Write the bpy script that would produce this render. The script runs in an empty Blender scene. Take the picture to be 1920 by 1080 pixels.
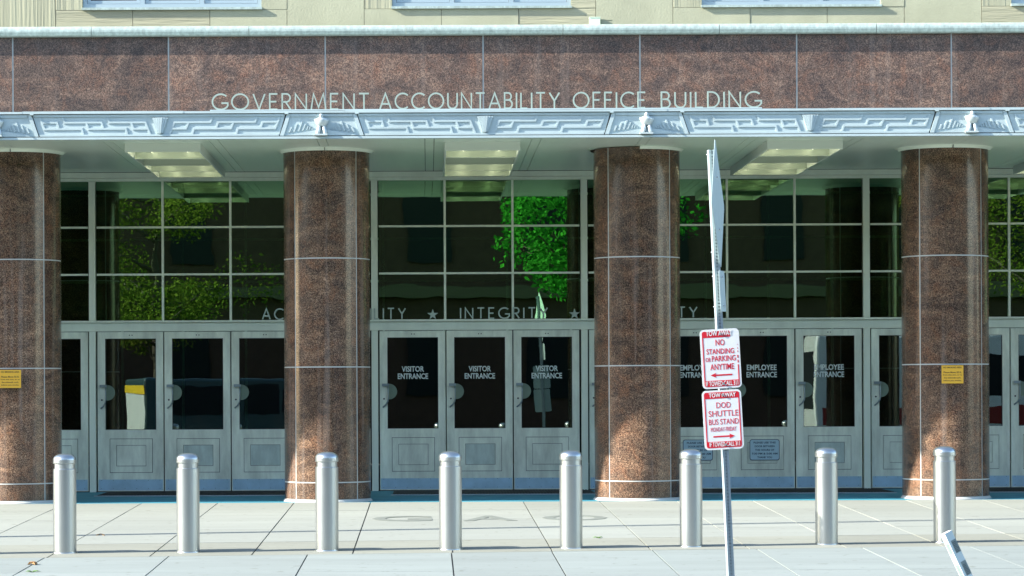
import bpy, bmesh, math, random
from mathutils import Vector, Matrix
R = math.radians
rnd = random.Random(7)
scn = bpy.context.scene
C = scn.collection

# ------------------------------------------------------------------ camera, sky, sun, exposure
F, CX, CY, A, EYE, DD = 5244.0, 803.0, 730.0, 0.0045, 1.377, 38.0
cd = bpy.data.cameras.new('camera'); cam = bpy.data.objects.new('camera', cd); C.objects.link(cam)
cd.sensor_width = 36; cd.lens = F / 1920 * 36
cd.shift_x = (960 - CX) / 1920; cd.shift_y = (CY - 540) / 1920
cd.clip_start = 0.5; cd.clip_end = 1500
cam.matrix_world = Matrix.Translation((0, -DD, EYE)) @ Matrix.Rotation(A, 4, 'Y') @ Matrix.Rotation(R(90), 4, 'X')
scn.camera = cam
AZ, EL = R(10.8), R(27.0)
w = bpy.data.worlds.new('World'); scn.world = w; w.use_nodes = True
nt = w.node_tree; nt.nodes.clear()
sky = nt.nodes.new('ShaderNodeTexSky'); sky.sky_type = 'NISHITA'; sky.sun_disc = False
sky.sun_elevation = EL; sky.sun_rotation = math.atan2(-math.cos(AZ), -math.sin(AZ)) % (2 * math.pi)
sky.air_density = 1.0; sky.dust_density = 0.6; sky.ozone_density = 1.0
bg = nt.nodes.new('ShaderNodeBackground'); bg.inputs[1].default_value = 0.13
wo = nt.nodes.new('ShaderNodeOutputWorld')
nt.links.new(sky.outputs[0], bg.inputs[0]); nt.links.new(bg.outputs[0], wo.inputs[0])
sl = bpy.data.lights.new('sun', 'SUN'); sun = bpy.data.objects.new('sun', sl); C.objects.link(sun)
sl.energy = 5.0; sl.angle = R(0.6); sl.color = (1.0, 0.94, 0.82)
d = Vector((math.cos(AZ) * math.cos(EL), math.sin(AZ) * math.cos(EL), -math.sin(EL)))
sun.rotation_euler = d.to_track_quat('-Z', 'Y').to_euler()
scn.view_settings.view_transform = 'Standard'; scn.view_settings.look = 'None'
scn.view_settings.exposure = 1.78; scn.view_settings.gamma = 1; scn.view_settings.use_curve_mapping = False
try:
    scn.cycles.max_bounces = 8; scn.cycles.glossy_bounces = 4; scn.cycles.transparent_max_bounces = 12
    scn.cycles.caustics_reflective = False; scn.cycles.caustics_refractive = False
except Exception: pass

def P(px, py, D):                      # a point of the place at distance D from the camera
    dx, dy = px - CX, py - CY
    return (dx - A * dy) / F * D, -DD + D, EYE - (dy + A * dx) / F * D
def G(y):                              # height of the sloping pavement
    return 0.0 if y > -3.8 else 0.018 * (y + 3.8)

# ------------------------------------------------------------------ materials
def mat(name, col, rough=0.6, metal=0.0, vary=0.0, vscale=3.0, bump=0.0, bscale=60.0, stretch=(1, 1, 1), spec=0.5, coat=0.0, col2=None, emit=None):
    m = bpy.data.materials.new(name); m.use_nodes = True
    n = m.node_tree.nodes; l = m.node_tree.links; b = n['Principled BSDF']
    b.inputs['Base Color'].default_value = (*col, 1); b.inputs['Roughness'].default_value = rough
    b.inputs['Metallic'].default_value = metal; b.inputs['Specular IOR Level'].default_value = spec
    b.inputs['Coat Weight'].default_value = coat
    if emit: b.inputs['Emission Color'].default_value = (*emit[:3], 1); b.inputs['Emission Strength'].default_value = emit[3]
    if vary or bump:
        tc = n.new('ShaderNodeTexCoord'); mp = n.new('ShaderNodeMapping'); mp.inputs['Scale'].default_value = stretch
        geo = n.new('ShaderNodeNewGeometry'); l.new(geo.outputs['Position'], mp.inputs['Vector'])
    if vary:
        t = n.new('ShaderNodeTexNoise'); t.inputs['Scale'].default_value = vscale; t.inputs['Detail'].default_value = 8; t.inputs['Roughness'].default_value = .65
        l.new(mp.outputs[0], t.inputs['Vector'])
        r = n.new('ShaderNodeValToRGB'); r.color_ramp.elements[0].position = .32; r.color_ramp.elements[1].position = .68
        c2 = col2 or tuple(c * (1 - vary) for c in col)
        r.color_ramp.elements[0].color = (*c2, 1); r.color_ramp.elements[1].color = (*[min(1, c * (1 + vary * .25)) for c in col], 1)
        l.new(t.outputs['Fac'], r.inputs[0]); out = r.outputs[0]
        if 'concrete' in name:      # slab to slab tone, small dark specks
            oi = n.new('ShaderNodeObjectInfo'); om = n.new('ShaderNodeMapRange'); om.inputs['To Min'].default_value = .90; om.inputs['To Max'].default_value = 1.04
            l.new(oi.outputs['Random'], om.inputs['Value'])
            sp = n.new('ShaderNodeTexNoise'); sp.inputs['Scale'].default_value = 9; sp.inputs['Detail'].default_value = 6; l.new(geo.outputs['Position'], sp.inputs['Vector'])
            sr = n.new('ShaderNodeValToRGB'); sr.color_ramp.elements[0].position = .27; sr.color_ramp.elements[0].color = (.66, .64, .60, 1); sr.color_ramp.elements[1].position = .36; sr.color_ramp.elements[1].color = (1, 1, 1, 1)
            l.new(sp.outputs['Fac'], sr.inputs[0])
            for src in (om.outputs[0], sr.outputs[0]):
                x = n.new('ShaderNodeMix'); x.data_type = 'RGBA'; x.blend_type = 'MULTIPLY'; x.inputs[0].default_value = 1.0
                l.new(out, x.inputs[6]); l.new(src, x.inputs[7]); out = x.outputs[2]
        l.new(out, b.inputs['Base Color'])
        rr = n.new('ShaderNodeMapRange'); rr.inputs['To Min'].default_value = min(1, rough * 1.25); rr.inputs['To Max'].default_value = rough * .85
        l.new(t.outputs['Fac'], rr.inputs['Value']); l.new(rr.outputs[0], b.inputs['Roughness'])
    if bump:
        t2 = n.new('ShaderNodeTexNoise'); t2.inputs['Scale'].default_value = bscale; t2.inputs['Detail'].default_value = 5
        l.new(mp.outputs[0], t2.inputs['Vector'])
        bp = n.new('ShaderNodeBump'); bp.inputs['Strength'].default_value = bump; bp.inputs['Distance'].default_value = .01
        l.new(t2.outputs['Fac'], bp.inputs['Height']); l.new(bp.outputs[0], b.inputs['Normal'])
    return m

def granite(name, rough, dark, mid, light, streaks=0.0, coat=0.0):
    m = bpy.data.materials.new(name); m.use_nodes = True
    n = m.node_tree.nodes; l = m.node_tree.links; b = n['Principled BSDF']
    geo = n.new('ShaderNodeNewGeometry')
    def noise(scale, detail=4, rgh=.6, mapping=None, dist=0.0):
        t = n.new('ShaderNodeTexNoise'); t.inputs['Scale'].default_value = scale; t.inputs['Detail'].default_value = detail
        t.inputs['Roughness'].default_value = rgh; t.inputs['Distortion'].default_value = dist
        if mapping:
            mp = n.new('ShaderNodeMapping'); mp.inputs['Scale'].default_value = mapping[0]; mp.inputs['Rotation'].default_value = mapping[1]
            l.new(geo.outputs['Position'], mp.inputs[0]); l.new(mp.outputs[0], t.inputs['Vector'])
        else: l.new(geo.outputs['Position'], t.inputs['Vector'])
        return t.outputs['Fac']
    def ramp(f, stops):
        r = n.new('ShaderNodeValToRGB'); e = r.color_ramp.elements
        e[0].position, e[0].color = stops[0][0], (*stops[0][1], 1)
        e[1].position, e[1].color = stops[-1][0], (*stops[-1][1], 1)
        for p, c in stops[1:-1]:
            x = e.new(p); x.color = (*c, 1)
        l.new(f, r.inputs[0]); return r.outputs[0]
    def mix(f, a, c, mode='MIX'):
        x = n.new('ShaderNodeMix'); x.data_type = 'RGBA'; x.blend_type = mode
        if isinstance(f, float): x.inputs[0].default_value = f
        else: l.new(f, x.inputs[0])
        l.new(a, x.inputs[6])
        if isinstance(c, tuple): x.inputs[7].default_value = (*c, 1)
        else: l.new(c, x.inputs[7])
        return x.outputs[2]
    speck = ramp(noise(78, 3, .8), [(.39, dark), (.5, mid), (.63, light)])
    big = ramp(noise(1.5, 8, .72, ((1, 1, 1.9), (.0, .45, .2)), 1.6), [(.34, (.34, .34, .40)), (.5, (.85, .83, .82)), (.66, (1.75, 1.65, 1.5))])
    c = mix(1.0, speck, big, 'MULTIPLY')
    rust = ramp(noise(5, 5, .7, None, .8), [(.48, (0, 0, 0)), (.72, (1, 1, 1))])
    c = mix(rust, c, mix(1.0, speck, mk_rgb(n, (1.3, .95, .75)), 'MULTIPLY'))
    pale = ramp(noise(160, 2, .5), [(.62, (0, 0, 0)), (.70, (1, 1, 1))])
    c = mix(pale, c, tuple(min(1, v * 2.0) for v in light))
    oi = n.new('ShaderNodeObjectInfo'); om = n.new('ShaderNodeMapRange'); om.inputs['To Min'].default_value = .80; om.inputs['To Max'].default_value = 1.16
    l.new(oi.outputs['Random'], om.inputs['Value']); c = mix(1.0, c, om.outputs[0], 'MULTIPLY')
    if streaks:
        st = ramp(noise(9, 3, .5, ((1, 1, .03), (0, 0, 0))), [(.57, (0, 0, 0)), (.72, (streaks,) * 3)])
        c = mix(st, c, (.42, .36, .32))
    l.new(c, b.inputs['Base Color'])
    rr = n.new('ShaderNodeMapRange'); rr.inputs['To Min'].default_value = rough * .7; rr.inputs['To Max'].default_value = rough * 1.5
    l.new(noise(4, 5), rr.inputs['Value']); l.new(rr.outputs[0], b.inputs['Roughness'])
    b.inputs['Coat Weight'].default_value = coat; b.inputs['Coat Roughness'].default_value = .05
    return m
def mk_rgb(n, c):
    x = n.new('ShaderNodeRGB'); x.outputs[0].default_value = (*c, 1); return x.outputs[0]

def glassmat(name, tint, refl, rough=0.0, gcol=(.9, 1, .93)):
    m = bpy.data.materials.new(name); m.use_nodes = True
    n = m.node_tree.nodes; l = m.node_tree.links; n.clear()
    o = n.new('ShaderNodeOutputMaterial'); mx = n.new('ShaderNodeMixShader'); t = n.new('ShaderNodeBsdfTransparent'); g = n.new('ShaderNodeBsdfGlossy')
    t.inputs[0].default_value = (*tint, 1); g.inputs['Roughness'].default_value = rough; g.inputs[0].default_value = (*gcol, 1)
    tx = n.new('ShaderNodeTexNoise'); tx.inputs['Scale'].default_value = 1.6; tx.inputs['Detail'].default_value = 1.5
    gp = n.new('ShaderNodeNewGeometry'); l.new(gp.outputs['Position'], tx.inputs['Vector'])
    bu = n.new('ShaderNodeBump'); bu.inputs['Strength'].default_value = .06; bu.inputs['Distance'].default_value = .01
    l.new(tx.outputs['Fac'], bu.inputs['Height']); l.new(bu.outputs[0], g.inputs['Normal'])
    lw = n.new('ShaderNodeLayerWeight'); lw.inputs[0].default_value = .35
    ad = n.new('ShaderNodeMath'); ad.operation = 'MULTIPLY_ADD'; ad.inputs[1].default_value = .6; ad.inputs[2].default_value = refl
    l.new(lw.outputs['Fresnel'], ad.inputs[0]); l.new(ad.outputs[0], mx.inputs[0]); l.new(t.outputs[0], mx.inputs[1]); l.new(g.outputs[0], mx.inputs[2]); l.new(mx.outputs[0], o.inputs[0])
    return m

M = {}
M['gran_col'] = granite('polished_granite', .16, (.028, .019, .016), (.102, .061, .040), (.28, .19, .135), .20, .12)
M['gran_fas'] = granite('weathered_granite', .42, (.022, .016, .015), (.086, .053, .042), (.22, .155, .125), .10, .0)
M['mortar'] = mat('pale_mortar', (.50, .53, .52), .7)
M['joint'] = mat('joint_dark', (.05, .05, .055), .9)
M['alum'] = mat('satin_aluminium', (.78, .86, .74), .38, .0, .16, 2.0, .04, 30, (1, 1, .15))
M['door'] = mat('weathered_door_aluminium', (.82, .89, .76), .42, .0, .36, 4.5, .05, 40, (1, 1, .25))
M['door_p'] = mat('weathered_door_panel', (.58, .69, .63), .45, .0, .3, 6.0, .05, 40, (1, 1, .3))
M['kick'] = mat('steel_kick_plate', (.40, .60, .74), .38, .15, .2, 3.0)
M['frieze'] = mat('painted_frieze', (.47, .57, .59), .42, .25, .14, 1.6, .03, 50)
M['bird'] = mat('painted_bird', (.55, .62, .63), .3, .3)
M['soffit'] = mat('brushed_soffit_metal', (.76, .86, .76), .33, .25, .12, 1.2, .05, 60, (1, .05, 1))
M['gutter'] = mat('gutter_metal', (.48, .57, .53), .35, .3, .35, 22, .1, 40, (1, 1, .5))
M['lime'] = mat('smooth_limestone', (.40, .405, .29), .85, 0, .16, 1.5, .25, 40)
M['lime_h'] = mat('combed_limestone', (.40, .39, .275), .85, 0, .2, 2.0, .9, 26, (.12, 1, 1.6))
M['lime_v'] = mat('veined_limestone', (.38, .38, .27), .85, 0, .2, 2.0, .9, 16, (1.8, 1, .05))
M['winframe'] = mat('blue_grey_window_frame', (.38, .47, .52), .4, .3)
M['wglass'] = glassmat('upper_window_glass', (.10, .12, .16), .10)
M['glass'] = glassmat('green_tinted_glass', (.24, .40, .29), .25, 0, (.60, 1, .62))
M['dglass'] = glassmat('door_glass', (.36, .50, .42), .11, 0, (.85, 1, .92))
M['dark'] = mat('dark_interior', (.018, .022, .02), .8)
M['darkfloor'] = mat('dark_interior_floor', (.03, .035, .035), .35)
M['vest'] = mat('vestibule_metal', (.62, .75, .62), .4, .4)
M['letter'] = mat('cast_metal_letter', (.38, .47, .42), .4, .35)
M['pave'] = mat('concrete_paving', (.252, .272, .248), .85, 0, .12, 1.1, .12, 120, (.25, 1, 1))
M['pave2'] = mat('concrete_paving_bluish', (.212, .245, .238), .85, 0, .14, 1.6, .15, 120, (.25, 1, 1))
M['band'] = mat('grey_concrete_band', (.222, .233, .200), .85, 0, .15, 2.0, .15, 120, (.3, 1, 1))
M['portico'] = mat('shade_tinted_floor', (.04, .26, .36), .6, 0, .2, 2.0, .1, 60)  # teal of the canopy shade is put into the floor colour
M['inlay'] = mat('grey_inlay', (.15, .17, .155), .8, 0, .1, 8)
M['mat'] = mat('black_rubber_mat', (.012, .014, .016), .7)
M['steel'] = mat('brushed_steel', (.46, .49, .49), .31, .97, .02, 3)
M['galv'] = mat('galvanised_steel', (.29, .35, .38), .5, .15, .12, 20)
M['handle'] = mat('worn_steel_handle', (.24, .31, .34), .3, .5)
M['guard'] = mat('push_guard_plastic', (.15, .215, .165), .4)
M['bolt'] = mat('zinc_bolt', (.7, .72, .74), .3, .8)
M['signwhite'] = mat('sign_white', (.74, .76, .77), .4, 0, .05, 20)
M['signred'] = mat('sign_red', (.62, .012, .03), .4, 0, .10, 60)
M['signback'] = mat('sign_back_aluminium', (.44, .54, .54), .5, .1, .06, 10)
M['yellow'] = mat('yellow_sign', (.72, .40, .03), .5)
M['brownprint'] = mat('dark_print', (.10, .06, .01), .6)
M['notice'] = mat('pale_blue_notice', (.42, .60, .68), .5)
M['navy'] = mat('navy_print', (.02, .05, .10), .5)
M['whiteprint'] = mat('white_vinyl', (.62, .70, .68), .5)
M['fixture'] = mat('fixture_enamel', (.70, .77, .69), .4, .05)
M['reflector'] = mat('lamp_reflector', (.56, .63, .50), .3, .15)
M['tube'] = mat('lit_tube', (.9, .9, .6), .4, emit=(1.0, .96, .68, 4.0))
M['lightbox'] = mat('pale_green_box', (.60, .72, .58), .5)
M['asphalt'] = mat('asphalt', (.05, .05, .052), .85, 0, .3, 4, .3, 90)
M['kerb'] = mat('kerb_concrete', (.36, .36, .33), .85, 0, .15, 5)
M['grass'] = mat('lawn', (.05, .16, .02), .9, 0, .4, 5)
M['ground'] = mat('far_ground', (.12, .13, .10), .9, 0, .3, 1)
M['brick'] = mat('brown_brickwork', (.085, .04, .028), .85, 0, .3, 3)
M['brickdark'] = mat('dark_window_glass', (.012, .015, .018), .35, spec=.15)
M['stone'] = mat('brown_stone_band', (.12, .09, .06), .85)
M['bark'] = mat('bark', (.07, .05, .035), .9, 0, .3, 12, .5, 30)
M['leafdry'] = mat('dry_leaf', (.30, .16, .06), .8)
M['weed'] = mat('weed', (.10, .20, .05), .8)
M['wood'] = mat('white_wrapped_stake', (.52, .62, .62), .45)
M['label'] = mat('grey_label', (.20, .26, .25), .5, 0, .3, 90)
M['labeld'] = mat('dark_label_print', (.05, .07, .07), .5)
M['vanwhite'] = mat('white_car_paint', (.75, .77, .78), .25, 0, coat=.5)
M['vehyellow'] = mat('yellow_stripe', (.75, .5, .03), .3)
M['busred'] = mat('dark_red_paint', (.25, .02, .02), .3, 0, coat=.5)
M['carblue'] = mat('dark_blue_paint', (.03, .06, .10), .3, 0, coat=.5)
M['vanteal'] = mat('dark_teal_paint', (.03, .07, .08), .3, 0, coat=.5)
M['tyre'] = mat('tyre', (.02, .02, .02), .8)
def leafmat(name, c1, c2):
    m = bpy.data.materials.new(name); m.use_nodes = True
    n = m.node_tree.nodes; l = m.node_tree.links; n.clear()
    o = n.new('ShaderNodeOutputMaterial'); mx = n.new('ShaderNodeMixShader'); df = n.new('ShaderNodeBsdfDiffuse'); tr = n.new('ShaderNodeBsdfTranslucent')
    g = n.new('ShaderNodeNewGeometry'); r = n.new('ShaderNodeValToRGB')
    r.color_ramp.elements[0].color = (*c1, 1); r.color_ramp.elements[1].color = (*c2, 1)
    l.new(g.outputs['Random Per Island'], r.inputs[0])
    l.new(r.outputs[0], df.inputs[0]); l.new(r.outputs[0], tr.inputs[0]); mx.inputs[0].default_value = .5
    l.new(df.outputs[0], mx.inputs[1]); l.new(tr.outputs[0], mx.inputs[2]); l.new(mx.outputs[0], o.inputs[0])
    return m
M['leaf'] = leafmat('bright_green_leaf', (.006, .09, .008), (.08, .40, .05))
M['leaf2'] = leafmat('olive_leaf', (.05, .09, .012), (.20, .22, .04))

# ------------------------------------------------------------------ mesh helpers
class MB:
    def __init__(s): s.v = []; s.f = []; s.sm = []
    def face(s, idx, smooth=False): s.f.append(idx); s.sm.append(smooth)
    def box(s, x0, x1, y0, y1, z0, z1):
        b = len(s.v)
        s.v += [(x0, y0, z0), (x1, y0, z0), (x1, y1, z0), (x0, y1, z0), (x0, y0, z1), (x1, y0, z1), (x1, y1, z1), (x0, y1, z1)]
        for q in ((0, 3, 2, 1), (4, 5, 6, 7), (0, 1, 5, 4), (1, 2, 6, 5), (2, 3, 7, 6), (3, 0, 4, 7)): s.face([b + i for i in q])
        return s
    def prism_xz(s, poly, y0, y1, taper=0.0):      # polygon in x-z (counter-clockwise seen from -y), front at y0
        b = len(s.v); n = len(poly)
        cx = sum(p[0] for p in poly) / n; cz = sum(p[1] for p in poly) / n
        s.v += [(cx + (x - cx) * (1 - taper), y0, cz + (z - cz) * (1 - taper)) for x, z in poly] + [(x, y1, z) for x, z in poly]
        s.face([b + i for i in range(n)]); s.face([b + n + i for i in reversed(range(n))])
        for i in range(n):
            j = (i + 1) % n; s.face([b + j, b + i, b + n + i, b + n + j])
        return s
    def prism_xy(s, poly, z0, z1):
        b = len(s.v); n = len(poly)
        z0f = z0 if callable(z0) else (lambda x, y: z0); z1f = z1 if callable(z1) else (lambda x, y: z1)
        s.v += [(x, y, z1f(x, y)) for x, y in poly] + [(x, y, z0f(x, y)) for x, y in poly]
        s.face([b + i for i in range(n)]); s.face([b + n + i for i in reversed(range(n))])
        for i in range(n):
            j = (i + 1) % n; s.face([b + i, b + n + i, b + n + j, b + j])
        return s
    def prism_yz(s, poly, x0, x1):
        b = len(s.v); n = len(poly)
        s.v += [(x0, y, z) for y, z in poly] + [(x1, y, z) for y, z in poly]
        s.face([b + i for i in reversed(range(n))]); s.face([b + n + i for i in range(n)])
        for i in range(n):
            j = (i + 1) % n; s.face([b + i, b + j, b + n + j, b + n + i])
        return s
    def lathe(s, prof, seg=40, a0=0.0, a1=2 * math.pi, c=(0, 0), smooth=True, sx=1.0, sy=1.0):
        full = abs(a1 - a0 - 2 * math.pi) < 1e-6; n = seg if full else seg + 1
        for k in range(len(prof) - 1):
            b = len(s.v)
            for r, z in (prof[k], prof[k + 1]):
                for i in range(n):
                    a = a0 + (a1 - a0) * i / seg; s.v.append((c[0] + r * sx * math.cos(a), c[1] + r * sy * math.sin(a), z))
            for i in range(seg):
                j = (i + 1) % n; s.face([b + i, b + j, b + n + j, b + n + i], smooth)
        return s
    def loft(s, rings, caps=True):                  # smooth shared rings: list of lists of points
        b = len(s.v); n = len(rings[0])
        for r in rings: s.v += list(r)
        for k in range(len(rings) - 1):
            for i in range(n):
                j = (i + 1) % n; s.face([b + k * n + i, b + k * n + j, b + (k + 1) * n + j, b + (k + 1) * n + i], True)
        if caps:
            s.face([b + i for i in reversed(range(n))], True); s.face([b + (len(rings) - 1) * n + i for i in range(n)], True)
        return s
    def tube(s, pts, r, seg=10):
        rings = []; pts = [Vector(p) for p in pts]
        for i, p in enumerate(pts):
            t = (pts[min(i + 1, len(pts) - 1)] - pts[max(i - 1, 0)]).normalized()
            u = t.cross(Vector((0.13, .2, 1))).normalized(); v = t.cross(u).normalized()
            rr = r[i] if isinstance(r, (list, tuple)) else r
            rings.append([tuple(p + (u * math.cos(2 * math.pi * k / seg) + v * math.sin(2 * math.pi * k / seg)) * rr) for k in range(seg)])
        return s.loft(rings)
    def disc(s, c, r, y0, y1, seg=24):              # disc facing -y
        return s.prism_xz([(c[0] + r * math.cos(2 * math.pi * i / seg), c[1] + r * math.sin(2 * math.pi * i / seg)) for i in range(seg)], y0, y1)
    def frame(s, x0, x1, z0, z1, w, y0, y1, wt=None, wb=None):
        wt = w if wt is None else wt; wb = w if wb is None else wb
        s.box(x0, x0 + w, y0, y1, z0, z1); s.box(x1 - w, x1, y0, y1, z0, z1)
        s.box(x0 + w, x1 - w, y0, y1, z0, z0 + wb); s.box(x0 + w, x1 - w, y0, y1, z1 - wt, z1); return s
    def mesh(s, name, m):
        me = bpy.data.meshes.new(name); me.from_pydata(s.v, [], s.f); me.materials.append(m)
        me.polygons.foreach_set('use_smooth', s.sm); me.update(); return me
    def build(s, name, m, parent=None, loc=(0, 0, 0), rot=None, fix=True):
        me = s.mesh(name, m)
        if fix:
            b = bmesh.new(); b.from_mesh(me); bmesh.ops.recalc_face_normals(b, faces=b.faces); b.to_mesh(me); b.free()
        return link(name, me, parent, loc, rot)
def link(name, me, parent=None, loc=(0, 0, 0), rot=None):
    o = bpy.data.objects.new(name, me); C.objects.link(o); o.location = loc
    if rot: o.rotation_euler = rot
    if parent: o.parent = parent
    return o
def tag(o, label=None, cat=None, group=None, kind=None):
    if label: o['label'] = label
    if cat: o['category'] = cat
    if group: o['group'] = group
    if kind: o['kind'] = kind
    return o
def thing(name, label, cat, loc=(0, 0, 0), rz=0.0, group=None):
    o = link(name, None, None, loc, (0, 0, rz)); return tag(o, label, cat, group)
def copy_tree(o, parent=None):
    kids = list(o.children)
    c = o.copy(); C.objects.link(c); c.parent = parent
    for k in kids: copy_tree(k, c)
    return c

def rrect(w, h, r, seg=5):
    out = []
    for cx, cz, a in ((w / 2 - r, -h / 2 + r, -90), (w / 2 - r, h / 2 - r, 0), (-w / 2 + r, h / 2 - r, 90), (-w / 2 + r, -h / 2 + r, 180)):
        for i in range(seg + 1):
            t = R(a + 90 * i / seg); out.append((cx + r * math.cos(t), cz + r * math.sin(t)))
    return out

# text set in Blender's built-in face, fitted into a box, facing -y
_dg = None
def text_into(mb, s, cx, cz, w, h, y, bold=0.0, depth=0.0008, flat=False):
    cu = bpy.data.curves.new('t', 'FONT'); cu.body = s; cu.size = 1; cu.extrude = .5; cu.offset = bold; cu.resolution_u = 3
    ob = bpy.data.objects.new('t', cu); C.objects.link(ob)
    dg = bpy.context.evaluated_depsgraph_get(); me = bpy.data.meshes.new_from_object(ob.evaluated_get(dg))
    vs = [v.co.copy() for v in me.vertices]; fs = [list(p.vertices) for p in me.polygons]
    bpy.data.objects.remove(ob); bpy.data.curves.remove(cu)
    x0 = min(v.x for v in vs); x1 = max(v.x for v in vs); y0 = min(v.y for v in vs); y1 = max(v.y for v in vs)
    b = len(mb.v)
    for v in vs:
        X = cx + ((v.x - x0) / (x1 - x0) - .5) * w; Z = cz + ((v.y - y0) / (y1 - y0) - .5) * h
        mb.v.append((X, y - (v.z + .5) * depth, Z) if not flat else (X, Z, y + (v.z + .5) * depth))
    for f in fs: mb.face([b + i for i in f])
    bpy.data.meshes.remove(me)

# thin geometric stroke letters
def arc(cx, cy, rx, ry, a0, a1, n=18): return [(cx + rx * math.cos(R(a0 + (a1 - a0) * i / n)), cy + ry * math.sin(R(a0 + (a1 - a0) * i / n))) for i in range(n + 1)]
LET = {
 'A': (.74, [[(0, 0), (.37, 1), (.74, 0)], [(.13, .32), (.61, .32)]]),
 'B': (.50, [[(0, 0), (0, 1), (.24, 1)] + arc(.24, .77, .20, .23, 90, -90, 10) + [(0, .54)], [(.24, .54)] + arc(.26, .27, .24, .27, 90, -90, 10) + [(0, 0)]]),
 'C': (.82, [arc(.50, .5, .5, .5, 48, 312, 26)]),
 'D': (.66, [[(0, 0), (0, 1), (.2, 1)] + arc(.2, .5, .46, .5, 90, -90, 20) + [(0, 0)]]),
 'E': (.46, [[(.46, 1), (0, 1), (0, 0), (.46, 0)], [(0, .5), (.40, .5)]]),
 'F': (.46, [[(.46, 1), (0, 1), (0, 0)], [(0, .52), (.40, .52)]]),
 'G': (.88, [arc(.50, .5, .5, .5, 48, 330, 28) + [(.93, .42), (.55, .42)]]),
 'I': (.0, [[(0, 0), (0, 1)]]),
 'L': (.42, [[(0, 1), (0, 0), (.42, 0)]]),
 'M': (.88, [[(0, 0), (.14, 1), (.44, .12), (.74, 1), (.88, 0)]]),
 'N': (.66, [[(0, 0), (0, 1), (.66, 0), (.66, 1)]]),
 'O': (1.0, [arc(.5, .5, .5, .5, 0, 360, 36)]),
 'R': (.50, [[(0, 0), (0, 1), (.24, 1)] + arc(.24, .74, .24, .26, 90, -90, 12) + [(0, .48)], [(.20, .48), (.50, 0)]]),
 'T': (.60, [[(0, 1), (.60, 1)], [(.30, 1), (.30, 0)]]),
 'U': (.62, [[(0, 1), (0, .31)] + arc(.31, .31, .31, .31, 180, 360, 14) + [(.62, 1)]]),
 'V': (.70, [[(0, 1), (.35, 0), (.70, 1)]]),
 'Y': (.66, [[(0, 1), (.33, .48), (.66, 1)], [(.33, .48), (.33, 0)]]),
}
def ribbon(mb, pts, t, y0, y1, closed=False):
    P2 = [Vector(p) for p in pts]; clean = [P2[0]]
    for p in P2[1:]:
        if (p - clean[-1]).length > 1e-5: clean.append(p)
    P2 = clean; n = len(P2)
    closed = (P2[0] - P2[-1]).length < 1e-4
    L, Rr = [], []
    for i in range(n):
        a = P2[i - 1] if i > 0 else (P2[-2] if closed else None); c = P2[i + 1] if i < n - 1 else (P2[1] if closed else None)
        d1 = (P2[i] - a).normalized() if a is not None else None; d2 = (c - P2[i]).normalized() if c is not None else None
        if d1 is None: d1 = d2
        if d2 is None: d2 = d1
        n1 = Vector((-d1.y, d1.x)); n2 = Vector((-d2.y, d2.x)); mm = (n1 + n2)
        mm = mm.normalized() if mm.length > 1e-4 else n1
        k = 1 / max(.42, mm.dot(n1)); L.append(P2[i] + mm * t / 2 * k); Rr.append(P2[i] - mm * t / 2 * k)
    b = len(mb.v)
    for i in range(n):
        for q, y in ((L[i], y0), (Rr[i], y0), (L[i], y1), (Rr[i], y1)): mb.v.append((q.x, y, q.y))
    for i in range(n - 1):
        a, c = b + 4 * i, b + 4 * i + 4
        for q in ((a, a + 1, c + 1, c), (a + 2, c + 2, c + 3, a + 3), (a, c, c + 2, a + 2), (a + 1, a + 3, c + 3, c + 1)): mb.face(list(q))
    if not closed:
        mb.face([b, b + 2, b + 3, b + 1]); e = b + 4 * (n - 1); mb.face([e, e + 1, e + 3, e + 2])
def stroke_word(parent, word, x0, x1, z0, h, t, y0, y1, gap=.22, m=None):
    cache = {}
    tot = sum(LET[c][0] for c in word) + gap * (len(word) - 1)
    # side bearings for round and open letters stay optical: widths are scaled to fit the measured span
    sx = (x1 - x0 - t) / tot; x = x0 + t / 2; hh = h - t
    for c in word:
        mb = MB()
        for k, st in enumerate(LET[c][1]):
            ribbon(mb, [(p[0] * sx, t / 2 + p[1] * hh) for p in st], t, y0 - .0007 * k, y1)
        mb.build('letter', m or M['letter'], parent, (x, 0, z0))
        x += (LET[c][0] + gap) * sx

# ------------------------------------------------------------------ ground, road, pavement
def struct(o): return tag(o, kind='structure')
struct(MB().box(-400, 400, -400, 400, -.75, -.70).build('ground', M['ground']))
struct(MB().box(-90, 90, -33, -18.45, -.62, -.44).build('road', M['asphalt']))
lm = MB()
for k in range(-14, 15): lm.box(k * 6, k * 6 + 3, -25.85, -25.7, -.44, -.436)
struct(lm.build('road_marking', M['signwhite']))
struct(MB().box(-90, 90, -18.45, -18.3, -.62, -.262).build('kerb', M['kerb']))
struct(MB().box(-90, 90, -33.15, -33, -.62, -.30).build('kerb', M['kerb']))
struct(MB().box(-90, 90, -44, -33.15, -.62, -.304).build('opposite_pavement', M['band']))
struct(MB().box(-90, 90, -70, -44, -.62, -.28).build('lawn', M['grass']))
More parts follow.
